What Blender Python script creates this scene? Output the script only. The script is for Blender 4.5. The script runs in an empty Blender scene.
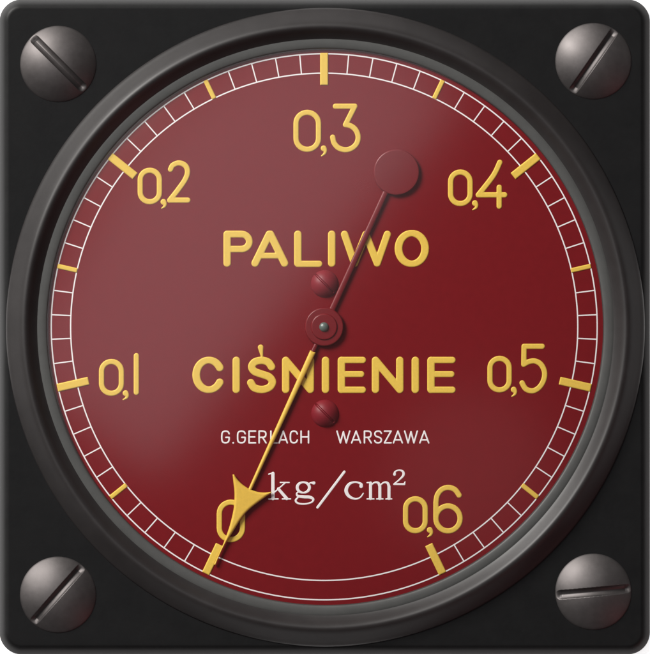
import bpy, math, random
import numpy as np

# ------------------------------------------------------------------ scale
S = 0.0001            # one drawing unit = 0.1 mm, so the instrument is 65 mm square
CX, CY = 325.0, 327.0 # drawing coordinates (y down) of the centre of the plate
scene = bpy.context.scene
col = scene.collection

def W(x, y, z=0.0):
    return ((x - CX) * S, (CY - y) * S, z * S)

# ------------------------------------------------------------------ camera
cam_d = bpy.data.cameras.new('camera')
cam = bpy.data.objects.new('camera', cam_d); col.objects.link(cam)
cam.location = (0, 0, 8000 * S)
cam_d.sensor_fit = 'VERTICAL'; cam_d.sensor_width = 36; cam_d.sensor_height = 36
cam_d.lens = 36 * 8000 / 654.0
cam_d.clip_start = 0.01; cam_d.clip_end = 50
scene.camera = cam

# ------------------------------------------------------------------ world, lamps, exposure
w = bpy.data.worlds.new('World'); scene.world = w; w.use_nodes = True
bg = w.node_tree.nodes['Background']
bg.inputs[0].default_value = (0.95, 0.97, 1.0, 1); bg.inputs[1].default_value = 0.06
scene.view_settings.view_transform = 'Standard'
scene.view_settings.look = 'None'
scene.view_settings.exposure = 0; scene.view_settings.gamma = 1

def lamp(name, az, pol, dist, size, power, color=(1, 1, 1), shape='DISK', aim=(0, 0, 0)):
    d = bpy.data.lights.new(name, 'AREA'); d.shape = shape; d.size = size[0] if isinstance(size, tuple) else size
    if shape in ('RECTANGLE', 'ELLIPSE'):
        d.size, d.size_y = size[0], size[1]
    d.energy = power; d.color = color
    o = bpy.data.objects.new(name, d); col.objects.link(o)
    a, p = math.radians(az), math.radians(pol)
    v = (math.sin(p) * math.cos(a), math.sin(p) * math.sin(a), math.cos(p))
    o.location = [v[i] * dist + aim[i] for i in range(3)]
    from mathutils import Vector
    o.rotation_euler = Vector(v).to_track_quat('Z', 'Y').to_euler()
    return o

lamp('key_lamp', 135, 55, 1.0, 0.48, 17.8, (1.0, 0.975, 0.94))
lamp('soft_box', 141, 17, 1.0, (1.12, 0.43), 1.36, (0.95, 0.95, 1.0), 'RECTANGLE', aim=(0.036, 0.048, 0))
lamp('low_lamp', -45, 24, 1.0, 0.34, 0.07, (1.0, 0.75, 0.75))
lamp('red_fill', -45, 66, 1.0, 0.50, 0.60, (1.0, 0.24, 0.25))  # added red fill, tints the lower-right sides of the screws

# ------------------------------------------------------------------ materials
def mat(name, color, rough=0.5, spec=0.5, metal=0.0, grain=0.0, gscale=900, bump=0.0, bscale=2500, coat=0.0,
        rvar=0.0, streak=None):
    m = bpy.data.materials.new(name); m.use_nodes = True
    nt = m.node_tree; b = nt.nodes['Principled BSDF']
    b.inputs['Base Color'].default_value = (*color, 1)
    b.inputs['Roughness'].default_value = rough
    b.inputs['Metallic'].default_value = metal
    b.inputs['Specular IOR Level'].default_value = spec
    b.inputs['Coat Weight'].default_value = coat
    tc = nt.nodes.new('ShaderNodeTexCoord')
    vec = tc.outputs['Object']
    if streak:
        mp = nt.nodes.new('ShaderNodeMapping'); mp.inputs['Scale'].default_value = streak
        nt.links.new(vec, mp.inputs['Vector']); vec = mp.outputs['Vector']
    if grain:
        n = nt.nodes.new('ShaderNodeTexNoise'); n.inputs['Scale'].default_value = gscale
        n.inputs['Detail'].default_value = 5; n.inputs['Roughness'].default_value = 0.65
        nt.links.new(vec, n.inputs['Vector'])
        mr = nt.nodes.new('ShaderNodeMapRange')
        mr.inputs['From Min'].default_value = 0.3; mr.inputs['From Max'].default_value = 0.7
        mr.inputs['To Min'].default_value = 1 - grain; mr.inputs['To Max'].default_value = 1 + grain
        nt.links.new(n.outputs['Fac'], mr.inputs['Value'])
        mx = nt.nodes.new('ShaderNodeMix'); mx.data_type = 'RGBA'; mx.blend_type = 'MULTIPLY'
        mx.inputs['Factor'].default_value = 1
        mx.inputs['A'].default_value = (*color, 1)
        nt.links.new(mr.outputs['Result'], mx.inputs['B'])
        nt.links.new(mx.outputs['Result'], b.inputs['Base Color'])
    if rvar:
        n3 = nt.nodes.new('ShaderNodeTexNoise'); n3.inputs['Scale'].default_value = gscale * 0.25
        n3.inputs['Detail'].default_value = 6
        nt.links.new(vec, n3.inputs['Vector'])
        m3 = nt.nodes.new('ShaderNodeMapRange')
        m3.inputs['From Min'].default_value = 0.3; m3.inputs['From Max'].default_value = 0.7
        m3.inputs['To Min'].default_value = rough - rvar; m3.inputs['To Max'].default_value = rough + rvar
        nt.links.new(n3.outputs['Fac'], m3.inputs['Value'])
        nt.links.new(m3.outputs['Result'], b.inputs['Roughness'])
    if bump:
        n2 = nt.nodes.new('ShaderNodeTexNoise'); n2.inputs['Scale'].default_value = bscale
        n2.inputs['Detail'].default_value = 3
        nt.links.new(vec, n2.inputs['Vector'])
        bp = nt.nodes.new('ShaderNodeBump'); bp.inputs['Strength'].default_value = bump
        bp.inputs['Distance'].default_value = 0.00002
        nt.links.new(n2.outputs['Fac'], bp.inputs['Height'])
        nt.links.new(bp.outputs['Normal'], b.inputs['Normal'])
    return m

M_plate = mat('black_painted_metal', (0.0046, 0.0046, 0.0048), 0.45, 0.20, grain=0.10, gscale=1500, bump=0.25, bscale=3500, rvar=0.04)
M_bezel = mat('black_bezel_plastic', (0.0205, 0.0180, 0.0180), 0.46, 0.38, grain=0.12, gscale=400, bump=0.15, rvar=0.05)
M_lip   = mat('grey_retaining_metal', (0.062, 0.063, 0.061), 0.5, 0.3, grain=0.08, gscale=700)
M_dial  = mat('crimson_dial_paint', (0.176, 0.0068, 0.0100), 0.60, 0.04, grain=0.05, gscale=1200, bump=0.12)
M_crim  = mat('crimson_pointer_paint', (0.165, 0.0070, 0.0100), 0.30, 0.40, grain=0.05, gscale=1200)
M_yel   = mat('yellow_luminous_paint', (0.80, 0.545, 0.080), 0.55, 0.30, grain=0.06, gscale=4500, bump=0.2)
M_gold  = mat('yellow_pointer_paint', (0.78, 0.50, 0.070), 0.40, 0.40, grain=0.05, gscale=3500)
M_white = mat('white_dial_print', (0.88, 0.84, 0.84), 0.6, 0.2)
M_screw = mat('dark_steel', (0.116, 0.106, 0.105), 0.54, 0.5, metal=0.92, grain=0.08, gscale=1500, bump=0.12, rvar=0.04)
M_rscrew= mat('red_lacquered_screw', (0.20, 0.010, 0.018), 0.45, 0.4, grain=0.05)
M_pin   = mat('bright_steel_pin', (0.10, 0.13, 0.115), 0.35, 0.8)

M_glass = bpy.data.materials.new('domed_glass'); M_glass.use_nodes = True
nt = M_glass.node_tree
for n in list(nt.nodes): nt.nodes.remove(n)
out = nt.nodes.new('ShaderNodeOutputMaterial'); mix = nt.nodes.new('ShaderNodeMixShader')
tr = nt.nodes.new('ShaderNodeBsdfTransparent'); gl = nt.nodes.new('ShaderNodeBsdfGlossy')
gl.inputs['Roughness'].default_value = 0.19
fr = nt.nodes.new('ShaderNodeFresnel'); fr.inputs['IOR'].default_value = 1.52
m2 = nt.nodes.new('ShaderNodeMath'); m2.operation = 'MULTIPLY'; m2.inputs[1].default_value = 1.9; m2.use_clamp = True
geo = nt.nodes.new('ShaderNodeNewGeometry'); ior = nt.nodes.new('ShaderNodeMapRange')   # same reflectance from both sides of the thin pane
ior.inputs['To Min'].default_value = 1.52; ior.inputs['To Max'].default_value = 1 / 1.52
nt.links.new(geo.outputs['Backfacing'], ior.inputs['Value']); nt.links.new(ior.outputs['Result'], fr.inputs['IOR'])
nt.links.new(fr.outputs[0], m2.inputs[0]); nt.links.new(m2.outputs[0], mix.inputs[0])
nt.links.new(tr.outputs[0], mix.inputs[1]); nt.links.new(gl.outputs[0], mix.inputs[2])
nt.links.new(mix.outputs[0], out.inputs[0])

M_back = bpy.data.materials.new('white_glowing_backdrop'); M_back.use_nodes = True
b = M_back.node_tree.nodes['Principled BSDF']
b.inputs['Base Color'].default_value = (0.8, 0.8, 0.8, 1)
b.inputs['Emission Color'].default_value = (1, 1, 1, 1); b.inputs['Emission Strength'].default_value = 0.8  # added glow keeps the plain backdrop white where the gauge would shade it

# ------------------------------------------------------------------ mesh tools
def link_mesh(name, verts, faces, material, parent=None, smooth=True):
    me = bpy.data.meshes.new(name); me.from_pydata(verts, [], faces); me.update()
    me.materials.append(material)
    me.polygons.foreach_set('use_smooth', [smooth] * len(me.polygons))
    o = bpy.data.objects.new(name, me); col.objects.link(o)
    if parent: o.parent = parent
    return o

def lathe(profile, n=360, close=False, cx=None, cy=None):
    """profile of (radius, height) turned about the axis at (cx, cy); faces look outwards/upwards"""
    cx = DX if cx is None else cx; cy = DY if cy is None else cy
    v, f = [], []
    m = len(profile)
    for i in range(n):
        a = 2 * math.pi * i / n
        for r, z in profile:
            v.append(W(cx + r * math.cos(a), cy - r * math.sin(a), z))
    for i in range(n):
        j = (i + 1) % n
        for k in range(m - 1):
            f.append((i * m + k, j * m + k, j * m + k + 1, i * m + k + 1))
    if close:   # last ring becomes a flat disc
        f.append(tuple(i * m + m - 1 for i in range(n)))
    return v, f

def spline(pts, n=8, closed=False):
    """Catmull-Rom through (x, y[, r]) points"""
    p = np.array(pts, float); out = []
    N = len(p); seg = N if closed else N - 1
    for i in range(seg):
        if closed: p0, p1, p2, p3 = p[(i - 1) % N], p[i], p[(i + 1) % N], p[(i + 2) % N]
        else:      p0, p1, p2, p3 = p[max(i - 1, 0)], p[i], p[i + 1], p[min(i + 2, N - 1)]
        for t in np.linspace(0, 1, n, endpoint=False):
            out.append(0.5 * ((2 * p1) + (-p0 + p2) * t + (2 * p0 - 5 * p1 + 4 * p2 - p3) * t * t + (-p0 + 3 * p1 - 3 * p2 + p3) * t ** 3))
    out.append(p[0] if closed else p[-1])
    return [tuple(q) for q in out]

def arc(cx, cy, rx, ry, a0, a1, n=14):
    """degrees, counter-clockwise seen on the dial, y down in drawing units"""
    return [(cx + rx * math.cos(math.radians(a0 + (a1 - a0) * i / n)), cy - ry * math.sin(math.radians(a0 + (a1 - a0) * i / n))) for i in range(n + 1)]

def capsule_d(X, Y, stroke, hw):
    D = np.full(X.shape, -1e9)
    pts = [(p[0], p[1], p[2] if len(p) > 2 else hw) for p in stroke]
    if len(pts) == 1: pts = pts * 2
    for (ax, ay, ar), (bx, by, br) in zip(pts[:-1], pts[1:]):
        dx, dy = bx - ax, by - ay; L = dx * dx + dy * dy
        t = np.clip(((X - ax) * dx + (Y - ay) * dy) / L, 0, 1) if L > 0 else np.zeros_like(X)
        D = np.maximum(D, ar + t * (br - ar) - np.hypot(X - ax - t * dx, Y - ay - t * dy))
    return D

def poly_d(X, Y, poly):
    d = np.full(X.shape, 1e9); inside = np.zeros(X.shape, bool); n = len(poly)
    for i in range(n):
        (ax, ay), (bx, by) = poly[i], poly[(i + 1) % n]
        dx, dy = bx - ax, by - ay; L = dx * dx + dy * dy + 1e-12
        t = np.clip(((X - ax) * dx + (Y - ay) * dy) / L, 0, 1)
        d = np.minimum(d, np.hypot(X - ax - t * dx, Y - ay - t * dy))
        c = ((ay > Y) != (by > Y)) & (X < (bx - ax) * (Y - ay) / (by - ay + 1e-12) + ax)
        inside ^= c
    return np.where(inside, d, -d)

def relief(name, dist, box, zfun, material, parent, h=0.5, bottom=None):
    """Solid raised outline: dist(X, Y) > 0 inside; zfun(X, Y, d) is the top surface."""
    x0, y0, x1, y1 = box
    nx, ny = int((x1 - x0) / h) + 2, int((y1 - y0) / h) + 2
    gx = x0 + np.arange(nx) * h; gy = y0 + np.arange(ny) * h
    X, Y = np.meshgrid(gx, gy)            # [j, i]
    D = dist(X, Y)
    D = np.where(np.abs(D) < 0.02, 0.02, D)
    inside = D > 0
    P, key = [], {}
    def node(j, i):
        k = ('n', j, i)
        if k not in key: key[k] = len(P); P.append((gx[i], gy[j], D[j, i]))
        return key[k]
    def cut(j0, i0, j1, i1):
        k = ('e',) + (min((j0, i0), (j1, i1)) + max((j0, i0), (j1, i1)))
        if k not in key:
            a, b_ = D[j0, i0], D[j1, i1]; t = a / (a - b_)
            key[k] = len(P); P.append((gx[i0] + (gx[i1] - gx[i0]) * t, gy[j0] + (gy[j1] - gy[j0]) * t, 0.0))
        return key[k]
    cnt = inside[:-1, :-1].astype(int) + inside[1:, :-1] + inside[:-1, 1:] + inside[1:, 1:]
    F = []
    for j, i in zip(*np.nonzero(cnt)):
        cs = [(j, i), (j + 1, i), (j + 1, i + 1), (j, i + 1)]   # counter-clockwise once y is flipped
        f = []
        for a in range(4):
            c, d_ = cs[a], cs[(a + 1) % 4]
            if inside[c]: f.append(node(*c))
            if inside[c] != inside[d_]: f.append(cut(*c, *d_))
        if len(f) > 2: F.append(tuple(f))
    A = np.array(P)
    Z = zfun(A[:, 0], A[:, 1], A[:, 2])
    verts = [W(x, y, z) for x, y, z in zip(A[:, 0], A[:, 1], Z)]
    if bottom is not None:
        used = {}
        for f in F:
            for a in range(len(f)):
                e = (f[a], f[(a + 1) % len(f)]); used[e] = 1
        n = len(verts)
        verts += [W(x, y, bottom) for x, y in A[:, :2]]
        side = [(b_, a, a + n, b_ + n) for (a, b_) in used if (b_, a) not in used]
        F = F + [tuple(q + n for q in reversed(f)) for f in F] + side
    return link_mesh(name, verts, F, material, parent)

def bevel(z0, height, width):
    def f(x, y, d):
        t = np.clip(d / width, 0, 1)
        return z0 + height * np.sqrt(np.clip(1 - (1 - t) ** 2, 0, 1))
    return f

def strokes(name, ss, hw, material, parent, height=0.9, width=1.3, h=0.5, z0=None):
    """several strokes (each a list of points) joined into one raised mark"""
    allp = [p for s in ss for p in s]
    m = max([hw] + [p[2] for p in allp if len(p) > 2]) + 1.0
    box = (min(p[0] for p in allp) - m, min(p[1] for p in allp) - m, max(p[0] for p in allp) + m, max(p[1] for p in allp) + m)
    def dist(X, Y):
        D = np.full(X.shape, -1e9)
        for s in ss:
            xs = [p[0] for p in s]; ys = [p[1] for p in s]
            i0 = max(int((min(xs) - m - box[0]) / h) - 1, 0); i1 = int((max(xs) + m - box[0]) / h) + 2
            j0 = max(int((min(ys) - m - box[1]) / h) - 1, 0); j1 = int((max(ys) + m - box[1]) / h) + 2
            D[j0:j1, i0:i1] = np.maximum(D[j0:j1, i0:i1], capsule_d(X[j0:j1, i0:i1], Y[j0:j1, i0:i1], s, hw))
        return D
    return relief(name, dist, box, bevel((ZD if z0 is None else z0) - 0.1, height, width), material, parent, h)

# ------------------------------------------------------------------ layout constants
DX, DY = 325.4, 327.2      # centre of the bezel opening
SX, SY = 324.2, 326.8      # pivot and centre of the scale
ZD = 1.5                   # height of the dial face over the plate

# ------------------------------------------------------------------ setting
def tag(o, label=None, cat=None, group=None, kind=None):
    if label: o['label'] = label
    if cat: o['category'] = cat
    if group: o['group'] = group
    if kind: o['kind'] = kind
    return o

zb = -13.6
q = 700
back = link_mesh('backdrop', [W(CX - q, CY + q, zb), W(CX + q, CY + q, zb), W(CX + q, CY - q, zb), W(CX - q, CY - q, zb)],
                 [(0, 1, 2, 3)], M_back, smooth=False)
tag(back, kind='structure')

# ------------------------------------------------------------------ the gauge
gauge = bpy.data.objects.new('pressure_gauge', None); col.objects.link(gauge)
gauge.location = W(CX, CY, 0); gauge.empty_display_size = 0.01
tag(gauge, 'square black aircraft fuel pressure gauge with round crimson dial, yellow numerals and four corner screws', 'gauge')

# mounting plate: rounded square with a rounded edge
def plate():
    x0, y0, x1, y1, R = -1.0, -1.0, 650.4, 654.8, 22.5
    prof = [(1.2, -13.0), (0.3, -12.4), (0, -11.6), (0, -8.0)]
    prof += spline([(0.1, -7.4), (1.0, -6.3), (3.0, -4.2), (5.2, -2.1), (7.2, -0.7), (9.0, -0.12), (10.6, 0.0)], 4)
    v, f, rings = [], [], []
    N = 16
    for t, z in prof:
        ring = []
        for (cx, cy, a0) in ((x1 - R, y0 + R, 0), (x0 + R, y0 + R, 90), (x0 + R, y1 - R, 180), (x1 - R, y1 - R, 270)):
            for k in range(N + 1):
                a = math.radians(a0 + 90 * k / N)
                ring.append(len(v)); v.append(W(cx + (R - t) * math.cos(a), cy - (R - t) * math.sin(a), z))
        rings.append(ring)
    for r0, r1 in zip(rings[:-1], rings[1:]):
        n = len(r0)
        for i in range(n):
            j = (i + 1) % n
            f.append((r0[i], r0[j], r1[j], r1[i]))
    f.append(tuple(rings[-1])); f.append(tuple(reversed(rings[0])))
    return link_mesh('mounting_plate', v, f, M_plate, gauge)
nt = M_plate.node_tree      # lit edge put into the colour: grey mixed in towards the rounded rim
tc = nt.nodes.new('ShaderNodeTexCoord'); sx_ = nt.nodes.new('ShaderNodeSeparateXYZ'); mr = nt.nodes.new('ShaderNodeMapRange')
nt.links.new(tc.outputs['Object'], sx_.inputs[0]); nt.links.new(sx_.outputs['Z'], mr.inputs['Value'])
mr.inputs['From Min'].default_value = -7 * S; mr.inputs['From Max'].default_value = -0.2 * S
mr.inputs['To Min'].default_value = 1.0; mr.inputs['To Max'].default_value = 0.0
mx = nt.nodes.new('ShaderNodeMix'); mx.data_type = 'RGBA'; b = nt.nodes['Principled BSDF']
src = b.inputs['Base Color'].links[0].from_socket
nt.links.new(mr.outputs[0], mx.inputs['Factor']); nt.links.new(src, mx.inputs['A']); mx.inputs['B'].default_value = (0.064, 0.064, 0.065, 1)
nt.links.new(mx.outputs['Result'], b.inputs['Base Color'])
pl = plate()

# bezel and retaining ring
prof = spline([(319.6, -0.5), (318.6, 1.6), (315, 4.6), (310, 8.9), (305.5, 12.8), (302.6, 14.7), (299.8, 15.1), (297.0, 13.6), (293.2, 9.9), (290.0, 7.2), (288.0, 6.0)], 4)
v, f = lathe([(p[0], p[1]) for p in prof]); link_mesh('bezel', v, f, M_bezel, gauge)
prof = spline([(289.2, 5.6), (287.6, 6.2), (285.6, 6.6), (282.4, 6.7), (279.4, 6.2), (278.2, 5.0), (277.7, 3.2), (277.6, 0.8)], 4)
v, f = lathe([(p[0], p[1]) for p in prof]); link_mesh('retaining_ring', v, f, M_lip, gauge)

# dial
v, f = lathe([(284, 0.5), (284, ZD), ], close=True)
dial = link_mesh('dial', v, f, M_dial, gauge, smooth=False)

# scale: two white circles and the ticks
for r in (273.0, 253.6):
    hw = 0.64
    v, f = lathe([(r + hw, ZD - 0.1), (r + hw, ZD + 0.14), (r - hw, ZD + 0.14), (r - hw, ZD - 0.1)], 720, cx=SX, cy=SY)
    link_mesh('scale_circle', v, f, M_white, dial, smooth=False)

STEP = 5.145
def at(r, a):
    a = math.radians(a); return (SX + r * math.sin(a), SY - r * math.cos(a))
def bar(name, a, r0, r1, hw, material, height, width, z0, h=0.35):
    ca, sa = math.cos(math.radians(a)), math.sin(math.radians(a))
    mx, my = at((r0 + r1) / 2, a); hl = (r1 - r0) / 2
    def dist(X, Y):
        u = (X - mx) * sa - (Y - my) * ca; w_ = (X - mx) * ca + (Y - my) * sa
        qx, qy = np.abs(u) - hl + 0.6, np.abs(w_) - hw + 0.6
        return 0.6 - (np.hypot(np.maximum(qx, 0), np.maximum(qy, 0)) + np.minimum(np.maximum(qx, qy), 0))
    R = math.hypot(hl, hw) + 1
    ex, ey = abs(hl * sa) + abs(hw * ca) + 1, abs(hl * ca) + abs(hw * sa) + 1
    return relief(name, dist, (mx - ex, my - ey, mx + ex, my + ey), bevel(z0, height, width), material, dial, h)
for k in range(-30, 31):
    a = k * STEP
    if k % 10 == 0:   bar('major_tick', a, 241.5, 273.9, 4.1, M_yel, 1.1, 1.3, ZD - 0.1)
    elif k % 5 == 0:  bar('half_tick', a, 253.0, 273.7, 2.4, M_yel, 1.0, 1.2, ZD - 0.1)
    else:
        ca, sa = math.cos(math.radians(a)), math.sin(math.radians(a)); hw = 0.6
        vv = []
        for z in (ZD - 0.1, ZD + 0.10):
            for r, s in ((254.0, -1), (254.0, 1), (272.7, 1), (272.7, -1)):
                x, y = at(r, a); vv.append(W(x + s * hw * ca, y + s * hw * sa, z))
        link_mesh('minor_tick', vv, [(4, 5, 6, 7)[::-1], (0, 1, 5, 4), (1, 2, 6, 5), (2, 3, 7, 6), (3, 0, 4, 7)], M_white, dial, smooth=False)

# numerals
def zero(x0, x1, y0, y1, hw=2.7):
    cx = (x0 + x1) / 2; rx = (x1 - x0) / 2 - hw; ry = rx * 0.98
    ta, tb = y0 + hw + ry, y1 - hw - ry
    return arc(cx, ta, rx, ry, 0, 180) + arc(cx, tb, rx, ry, 180, 360) + [(cx + rx, ta)]
def comma(hx, hy, tx, ty):
    return spline([(hx, hy, 3.0), (hx + 1.6, hy + 2.2, 1.9), (hx + 0.9, (hy + ty) / 2 + 1.4, 1.4), (tx, ty, 0.7)], 6)
H = dict(material=M_yel, parent=dial)
def numeral(ss, hw=2.75): return strokes('numeral', ss, hw, M_yel, dial, height=0.8, width=1.3)

numeral([zero(216.7, 245.2, 499.5, 542.3)])
numeral([zero(98.9, 124.1, 358.9, 396.1), comma(125.6, 393.2, 123.2, 399.6), [(136.4, 355.8), (136.4, 392.4)]])
numeral([zero(137.6, 162.2, 167.7, 204.6), comma(163.5, 202.0, 161.8, 208.3),
         spline([(170.6, 169.4), (173.1, 165.2), (179.2, 163.1), (185.4, 165.7), (187.6, 171.8), (185.2, 179.6), (178, 190), (169.8, 200.4)]),
         [(169.8, 200.3), (187.9, 200.3)]])
numeral([zero(293.4, 321.3, 109.8, 152.2), comma(323.7, 148.4, 321.6, 156.0),
         [(335.5, 106.4), (354.9, 106.4), (345.6, 124.8)],
         spline([(345.6, 124.8), (350.8, 126.0), (355.6, 129.8), (358.2, 136.4), (356.8, 143.4), (351.8, 148.3), (345.3, 149.9), (338.6, 147.9), (334.2, 143), (332.8, 137.3)])])
numeral([zero(448, 472.9, 169.5, 206.4), comma(475, 203.2, 472.8, 209.8),
         spline([(499.9, 162.4), (493.2, 176), (478.4, 195)]), [(478.4, 195), (504.8, 195)], [(499.3, 187.4), (499.3, 206.3)]])
numeral([zero(487.4, 512, 355.8, 392.7), comma(513.8, 389.7, 511.9, 396.4),
         [(542.3, 346.4), (524.2, 346.4), (523.9, 364.4)],
         spline([(523.9, 364.4), (529.2, 361.7), (535.4, 361.2), (541.2, 364.6), (544.6, 372), (543.8, 380), (539.5, 387.2), (533, 390.9), (526, 389), (522.2, 383)])])
numeral([zero(403, 428, 496.2, 533.5), comma(429.8, 530.0, 427.8, 536.8),
         arc(448.1, 518.5, 12.1, 12.5, 0, 360, 30),
         [(436, 518.5), (436, 502.5)], spline([(436, 502.5), (437.4, 495.2), (441.6, 489.7), (448.2, 487.5), (454.9, 489.6), (459.2, 495.2)])])

# large yellow words
def big(ss): return strokes('lettering', ss, 3.85, M_yel, dial, height=0.8, width=1.4)
def oval(cx, cy, rx, ry, a0, a1, ws=4.0, wt=3.3, n=40):
    return [(cx + rx * math.cos(math.radians(a)), cy - ry * math.sin(math.radians(a)), wt + (ws - wt) * abs(math.cos(math.radians(a))))
            for a in [a0 + (a1 - a0) * i / n for i in range(n + 1)]]
T, B = 234.4, 263.2
big([[(227.2, T), (227.2, B)], [(227.2, T - 0.2, 3.6), (241.5, T - 0.2, 3.6)], [(241.5 + 7.9 * math.sin(a), 241.7 - 7.5 * math.cos(a), 3.5) for a in np.linspace(0, math.pi, 14)], [(227.2, 249.2, 3.4), (241.5, 249.2, 3.4)],
     [(269.3, T), (255.2, B)], [(270.5, T), (284.6, B)], [(259.5, 255.8, 3.0), (280.5, 255.8, 3.0)],
     [(297.9, T), (297.9, B)], [(297.9, 264.0, 3.3), (319.2, 264.0, 3.3)],
     [(331.8, T), (331.8, B)],
     [(344.6, T, 3.7), (354.5, B, 3.7), (365.9, T, 3.7), (377.3, B, 3.7), (387.4, T, 3.7)],
     oval(411.9, 248.6, 13.3, 15.3, 0, 360)])
T, B = 360.5, 389.5
def E(x, xr, xm): return [[(x, T), (x, B)], [(x, T - 0.4, 3.3), (xr, T - 0.4, 3.3)], [(x, 374.2, 3.1), (xm, 374.2, 3.1)], [(x, B + 0.4, 3.3), (xr, B + 0.4, 3.3)]]
big([oval(208.9, 375, 12.6, 14.8, 30, 330, 4.0, 3.5),
     [(236.3, T), (236.3, B)],
     spline([(271.6, 366.8), (268.2, 362.3), (262, 360.5), (255, 362), (251.8, 366.6), (254.6, 371.4), (262, 374.3), (269.2, 377), (272.5, 382), (269.4, 387.4), (262, 389.6), (254.4, 387.8), (250.9, 382.8)]),
     [(260.7, 347.4, 2.9), (261.0, 349.8, 2.4), (262.2, 357.5, 1.1)],
     [(285.8, B), (285.8, T), (310.4, B), (310.4, T)],
     [(325.6, T), (325.6, B)]] + E(341.5, 362.9, 361.4) +
    [[(375.6, B), (375.6, T), (399.9, B), (399.9, T)], [(415.4, T), (415.4, B)]] + E(431.1, 452.5, 451.6))

# small white capitals
def caps(text, ext, T=431.2, B=442.9):
    ss = []
    for ch, (a, b_) in zip(text, ext):
        a += 0.8; b_ -= 0.8; m = (a + b_) / 2; Y = (T + B) / 2; w_ = b_ - a
        if ch == 'G': ss += [spline([(b_, T + 2.6), (b_ - 1.0, T + 0.7), (m, T), (a + 1.0, T + 0.8), (a, T + 3.2), (a, B - 3.2), (a + 1.0, B - 0.8), (m, B), (b_ - 1.0, B - 0.8), (b_, B - 3)], 5), [(b_, B - 3), (b_, Y + 0.4), (m + 0.4, Y + 0.4)]]
        elif ch == 'C': ss += [spline([(b_, T + 2.8), (b_ - 1.0, T + 0.8), (m, T), (a + 1.0, T + 0.8), (a, T + 3.2), (a, B - 3.2), (a + 1.0, B - 0.8), (m, B), (b_ - 1.0, B - 0.8), (b_, B - 2.8)], 5)]
        elif ch == '.': ss += [[(m, B, 1.0)]]
        elif ch == 'E': ss += [[(b_, T), (a, T), (a, B), (b_, B)], [(a, Y), (b_ - 0.8, Y)]]
        elif ch == 'R': ss += [[(a, B), (a, T), (m, T)], spline([(m, T), (b_ - 1, T + 0.7), (b_ - 0.1, T + 3), (b_ - 1, Y - 0.2), (m, Y + 0.4)], 5), [(a, Y + 0.4), (m, Y + 0.4)], [(m, Y + 0.4), (b_, B)]]
        elif ch == 'L': ss += [[(a, T), (a, B), (b_, B)]]
        elif ch == 'A': ss += [[(a, B), (m, T), (b_, B)], [(a + w_ * 0.2, B - 3), (b_ - w_ * 0.2, B - 3)]]
        elif ch == 'H': ss += [[(a, T), (a, B)], [(b_, T), (b_, B)], [(a, Y), (b_, Y)]]
        elif ch == 'W': ss += [[(a, T), (a + w_ * 0.27, B), (m, T + 0.6), (b_ - w_ * 0.27, B), (b_, T)]]
        elif ch == 'S': ss += [spline([(b_, T + 2.2), (b_ - 1.2, T + 0.5), (m, T), (a + 0.9, T + 0.8), (a + 0.2, T + 2.9), (a + 1.2, Y - 0.9), (m, Y), (b_ - 1.0, Y + 1.0), (b_, B - 3), (b_ - 1, B - 0.7), (m, B), (a + 1, B - 0.6), (a, B - 2.2)], 5)]
        elif ch == 'Z': ss += [[(a, T), (b_, T), (a, B), (b_, B)]]
    return strokes('lettering', ss, 0.86, M_white, dial, height=0.3, width=0.5, h=0.3)
caps('G.GERLACH', [(221.2, 230.0), (232.3, 234.3), (237, 246), (248.4, 256.4), (258.4, 266.9), (270.2, 277.8), (278.4, 288.2), (289.8, 298.2), (300.4, 309.4)])
caps('WARSZAWA', [(336.3, 350.6), (351.0, 361.4), (363.8, 372.1), (374, 382.3), (383.8, 392), (392.8, 403.2), (404.0, 418.2), (419.2, 429.6)])

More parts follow.
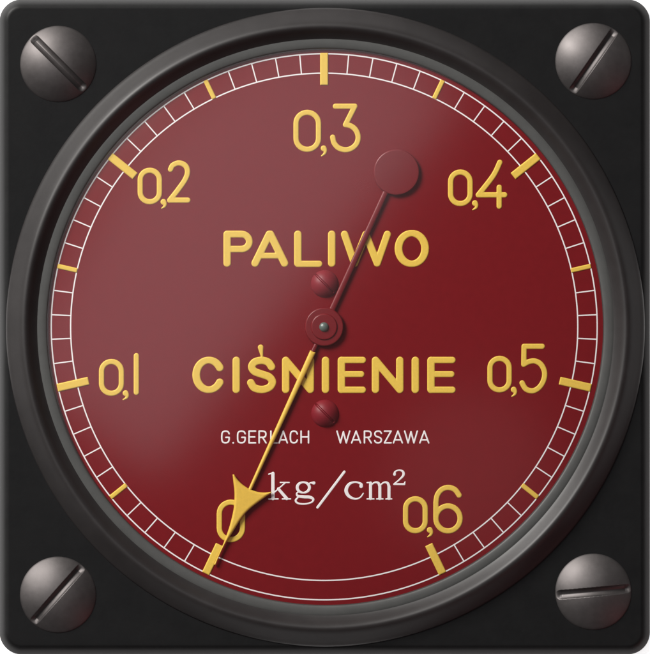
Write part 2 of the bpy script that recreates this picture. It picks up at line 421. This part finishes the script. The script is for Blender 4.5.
# unit, in serif letters
def ov2(cx, cy, rx, ry, a0, a1, ws, wt, n=30): return oval(cx, cy, rx, ry, a0, a1, ws, wt, n)
s_ = 0.75
strokes('lettering', [
    [(273, 473.5, 1.75), (273, 498.6, 1.75)], [(268.9, 474.2, s_), (273.6, 472.6, s_)], [(268.6, 499, s_), (278.2, 499, s_)],
    [(274.2, 492.6, s_), (285.4, 482.8, s_)], [(280.4, 482.5, s_), (289.2, 482.5, s_)],
    [(278.4, 488.8, 1.5), (286.8, 498.6, 1.7)], [(282.4, 499, s_), (290.6, 499, s_)],
    ov2(303.4, 487.5, 6.1, 5.2, 0, 360, 1.6, 0.9), spline([(308.2, 484.4, 0.8), (310.6, 482.9, 0.8), (313.9, 483.0, 1.7)], 5),
    spline([(299.4, 491.4, 0.8), (296.8, 493.4, 0.9), (298.0, 496.0, 1.3), (303.5, 496.8, 1.6), (310, 497.2, 1.6), (313.4, 499.4, 1.2), (311.4, 502.4, 0.9), (304.5, 504.0, 0.9), (298, 503.2, 1.0), (295.7, 500.4, 1.1), (298.6, 497, 0.8)], 6),
    [(317.6, 507.4, 1.35), (344.4, 471.8, 1.35)],
    spline([(361.2, 486.2, 1.9), (361.0, 483.9, 1.3), (355.4, 482.1, 0.9), (349.2, 484.2, 1.5), (346.2, 490.4, 1.9), (349.0, 496.2, 1.6), (355.4, 498.9, 1.0), (360.4, 497.3, 0.8), (363.3, 493.4, 0.7)], 6),
    [(370.6, 483, 1.6), (370.6, 498.6, 1.6)], [(367.2, 482.7, s_), (371, 482.5, s_)], [(367.2, 499, s_), (374.0, 499, s_)],
    spline([(371, 485.4, 0.8), (374.6, 482.5, 0.9), (378.4, 483.0, 1.3), (379.9, 486.6, 1.6)], 5), [(379.9, 486.6, 1.6), (379.9, 498.6, 1.6)], [(376.8, 499, s_), (383.1, 499, s_)],
    spline([(380.3, 485.4, 0.8), (383.9, 482.5, 0.9), (387.6, 483.0, 1.3), (389.1, 486.6, 1.6)], 5), [(389.1, 486.6, 1.6), (389.1, 498.6, 1.6)], [(386.0, 499, s_), (391.8, 499, s_)],
    spline([(394.6, 474.4, 1.5), (395.4, 471.6, 0.9), (399.2, 470.2, 0.8), (403.0, 471.6, 1.2), (403.4, 475.2, 1.3), (400, 479.2, 0.9), (394.2, 484.0, 0.8)], 6),
    [(394.2, 484.2, 1.0), (404.4, 484.2, 1.1), (405.1, 481.8, 0.6)],
], 1.0, M_white, dial, height=0.3, width=0.5, h=0.3)

# ------------------------------------------------------------------ slotted screws
def slotted(name, x, y, R, dome, e0, e1, shw, depth, material, parent, z0, h, edge=1.2, seat=4.0):
    """domed slotted screw head; e0, e1 = ends of the slot relative to the centre"""
    def dist(X, Y): return R - np.hypot(X - x, Y - y)
    Rs = (R * R + dome * dome) / (2 * dome)
    def zf(X, Y, d):
        r = np.hypot(X - x, Y - y)
        z = np.sqrt(np.maximum(Rs * Rs - r * r, 0)) - (Rs - dome)
        z = z + edge * np.sqrt(np.clip(1 - (1 - np.clip(d / 1.5, 0, 1)) ** 2, 0, 1))
        s = capsule_d(X, Y, [(x + e0[0], y + e0[1]), (x + e1[0], y + e1[1])], shw)
        t = np.clip(s / shw, 0, 1)
        g = ((0.35 * t + 0.65 * np.sqrt(1 - (1 - t) ** 2)) if depth > 3 else np.clip(t * 1.8, 0, 1)) * np.minimum(depth, np.maximum(z - 0.9, 0.0) if depth > 3 else depth)
        return z0 + z - g
    return relief(name, dist, (x - R - 1, y - R - 1, x + R + 1, y + R + 1), zf, material, parent, h, bottom=z0 - seat)

slotted('mounting_screw', 58.2, 64.0, 38.4, 13.0, (-23.2, -24.2), (23.6, 22.6), 4.6, 4.2, M_screw, gauge, -0.3, 0.42, edge=0.5, seat=2)
slotted('mounting_screw', 593.5, 61.2, 38.4, 13.0, (20.2, -29.0), (-20.0, 28.6), 4.3, 4.2, M_screw, gauge, -0.3, 0.42, edge=0.5, seat=2)
slotted('mounting_screw', 58.0, 594.8, 38.4, 13.0, (22.6, -26.4), (-23.0, 25.0), 4.3, 4.2, M_screw, gauge, -0.3, 0.42, edge=0.5, seat=2)
slotted('mounting_screw', 593.5, 591.8, 38.4, 13.0, (-33.2, 2.9), (33.4, -3.4), 4.5, 4.2, M_screw, gauge, -0.3, 0.42, edge=0.5, seat=2)
for sx, sy in ((324.7, 283.8), (325.0, 413.4)):
    slotted('dial_screw', sx, sy, 13.9, 8.0, (-8.8, -9.0), (8.3, 8.0), 1.15, 2.9, M_rscrew, dial, ZD - 0.4, 0.3, edge=0.6, seat=0.6)

# ------------------------------------------------------------------ pointer
ZP = ZD + 3.1
ux, uy = -math.sin(math.radians(24.55)), math.cos(math.radians(24.55))    # along the pointer, towards the tip
def along(d): return (SX + ux * d, SY + uy * d)
def taper(name, d0, w0, d1, w1, material, parent, z, height=1.6, cut=True):
    a, b_ = along(d0), along(d1); nx_, ny_ = -uy, ux
    poly = [(a[0] + nx_ * w0, a[1] + ny_ * w0), (b_[0] + nx_ * w1, b_[1] + ny_ * w1), (b_[0] - nx_ * w1, b_[1] - ny_ * w1), (a[0] - nx_ * w0, a[1] - ny_ * w0)]
    m = 1.0
    box = (min(p[0] for p in poly) - m, min(p[1] for p in poly) - m, max(p[0] for p in poly) + m, max(p[1] for p in poly) + m)
    return relief(name, lambda X, Y: poly_d(X, Y, poly), box, bevel(z, height, max(w0, w1) * 0.95), material, parent, 0.35, bottom=z - 1.2)
pointer = taper('pointer', 27, 3.0, 184, 1.6, M_gold, gauge, ZP)
tag(pointer, 'long yellow needle running from the hub down to the 0 mark')
tag(taper('pointer_tail', 14, 2.0, 28.5, 2.3, M_crim, pointer, ZP - 0.5, 1.4), 'crimson stub between the hub and the yellow needle')
tag(taper('counterweight_arm', -152, 2.9, -14, 3.1, M_crim, pointer, ZP - 0.5, 1.4), 'crimson arm rising to the counterweight')
cwx, cwy = 396.4, 172.3
relief('counterweight', lambda X, Y: 23.0 - np.hypot(X - cwx, Y - cwy), (cwx - 25, cwy - 25, cwx + 25, cwy + 25),
       bevel(ZP, 1.4, 1.6), M_crim, pointer, 0.4, bottom=ZP - 1.6)
left = spline([(232.6, 474.4), (233.4, 482), (234.5, 492), (234.3, 502), (233.2, 511.4), (229.4, 526.7), (224.2, 541.2), (220.6, 549.6), (213.8, 564.6)], 6)
right = spline([(215.9, 565.0), (220.2, 554), (225.8, 543.2), (233.2, 531.3), (240.9, 519), (247.8, 510.8), (256.4, 503.6), (271.6, 492.6)], 6)
inner = spline([(271.6, 491.6), (265, 492.4), (258, 491.8), (250.6, 489.4), (247.2, 487.6), (242.4, 484.2), (237.7, 479.6), (234.2, 474.2)], 6)
poly = [(p[0], p[1]) for p in left + right + inner]
relief('arrowhead', lambda X, Y: poly_d(X, Y, poly), (211, 472, 274, 570), bevel(ZP + 0.2, 2.0, 2.6), M_gold, pointer, 0.35, bottom=ZP - 1.0)
for nm, R, z, hh, mm in (('hub', 19.5, ZP - 0.2, 2.2, M_crim), ('hub_cap', 13.3, ZP + 1.8, 1.6, M_crim)):
    relief(nm, lambda X, Y: R - np.hypot(X - SX, Y - SY), (SX - R - 1, SY - R - 1, SX + R + 1, SY + R + 1), bevel(z, hh, 1.4), mm, pointer, 0.35, bottom=z - 1.5)
px_, py_, R = SX - 0.2, SY + 0.2, 4.8
relief('pivot_pin', lambda X, Y: R - np.hypot(X - px_, Y - py_), (px_ - 6, py_ - 6, px_ + 6, py_ + 6), bevel(ZP + 3.2, 3.4, 5.0), M_pin, pointer, 0.3)
# spindle under the hub
v, f = lathe([(3.2, ZD), (3.2, ZP)], 48, cx=SX, cy=SY); link_mesh('spindle', v, f, M_pin, pointer)

# ------------------------------------------------------------------ domed glass
Tm = math.radians(15.0); Rg = 278.3 / math.sin(Tm); ze = 5.6
prof = [(Rg * math.sin(Tm * (1 - k / 40)), ze + Rg * (math.cos(Tm * (1 - k / 40)) - math.cos(Tm))) for k in range(40)]
v, f = lathe(prof, 256, close=False)
n = len(v); v.append(W(DX, DY, ze + Rg * (1 - math.cos(Tm)))); m_ = len(prof)
for i in range(256): f.append((i * m_ + m_ - 1, ((i + 1) % 256) * m_ + m_ - 1, n))
tag(link_mesh('glass', v, f, M_glass, gauge), 'slightly domed clear glass over the dial')
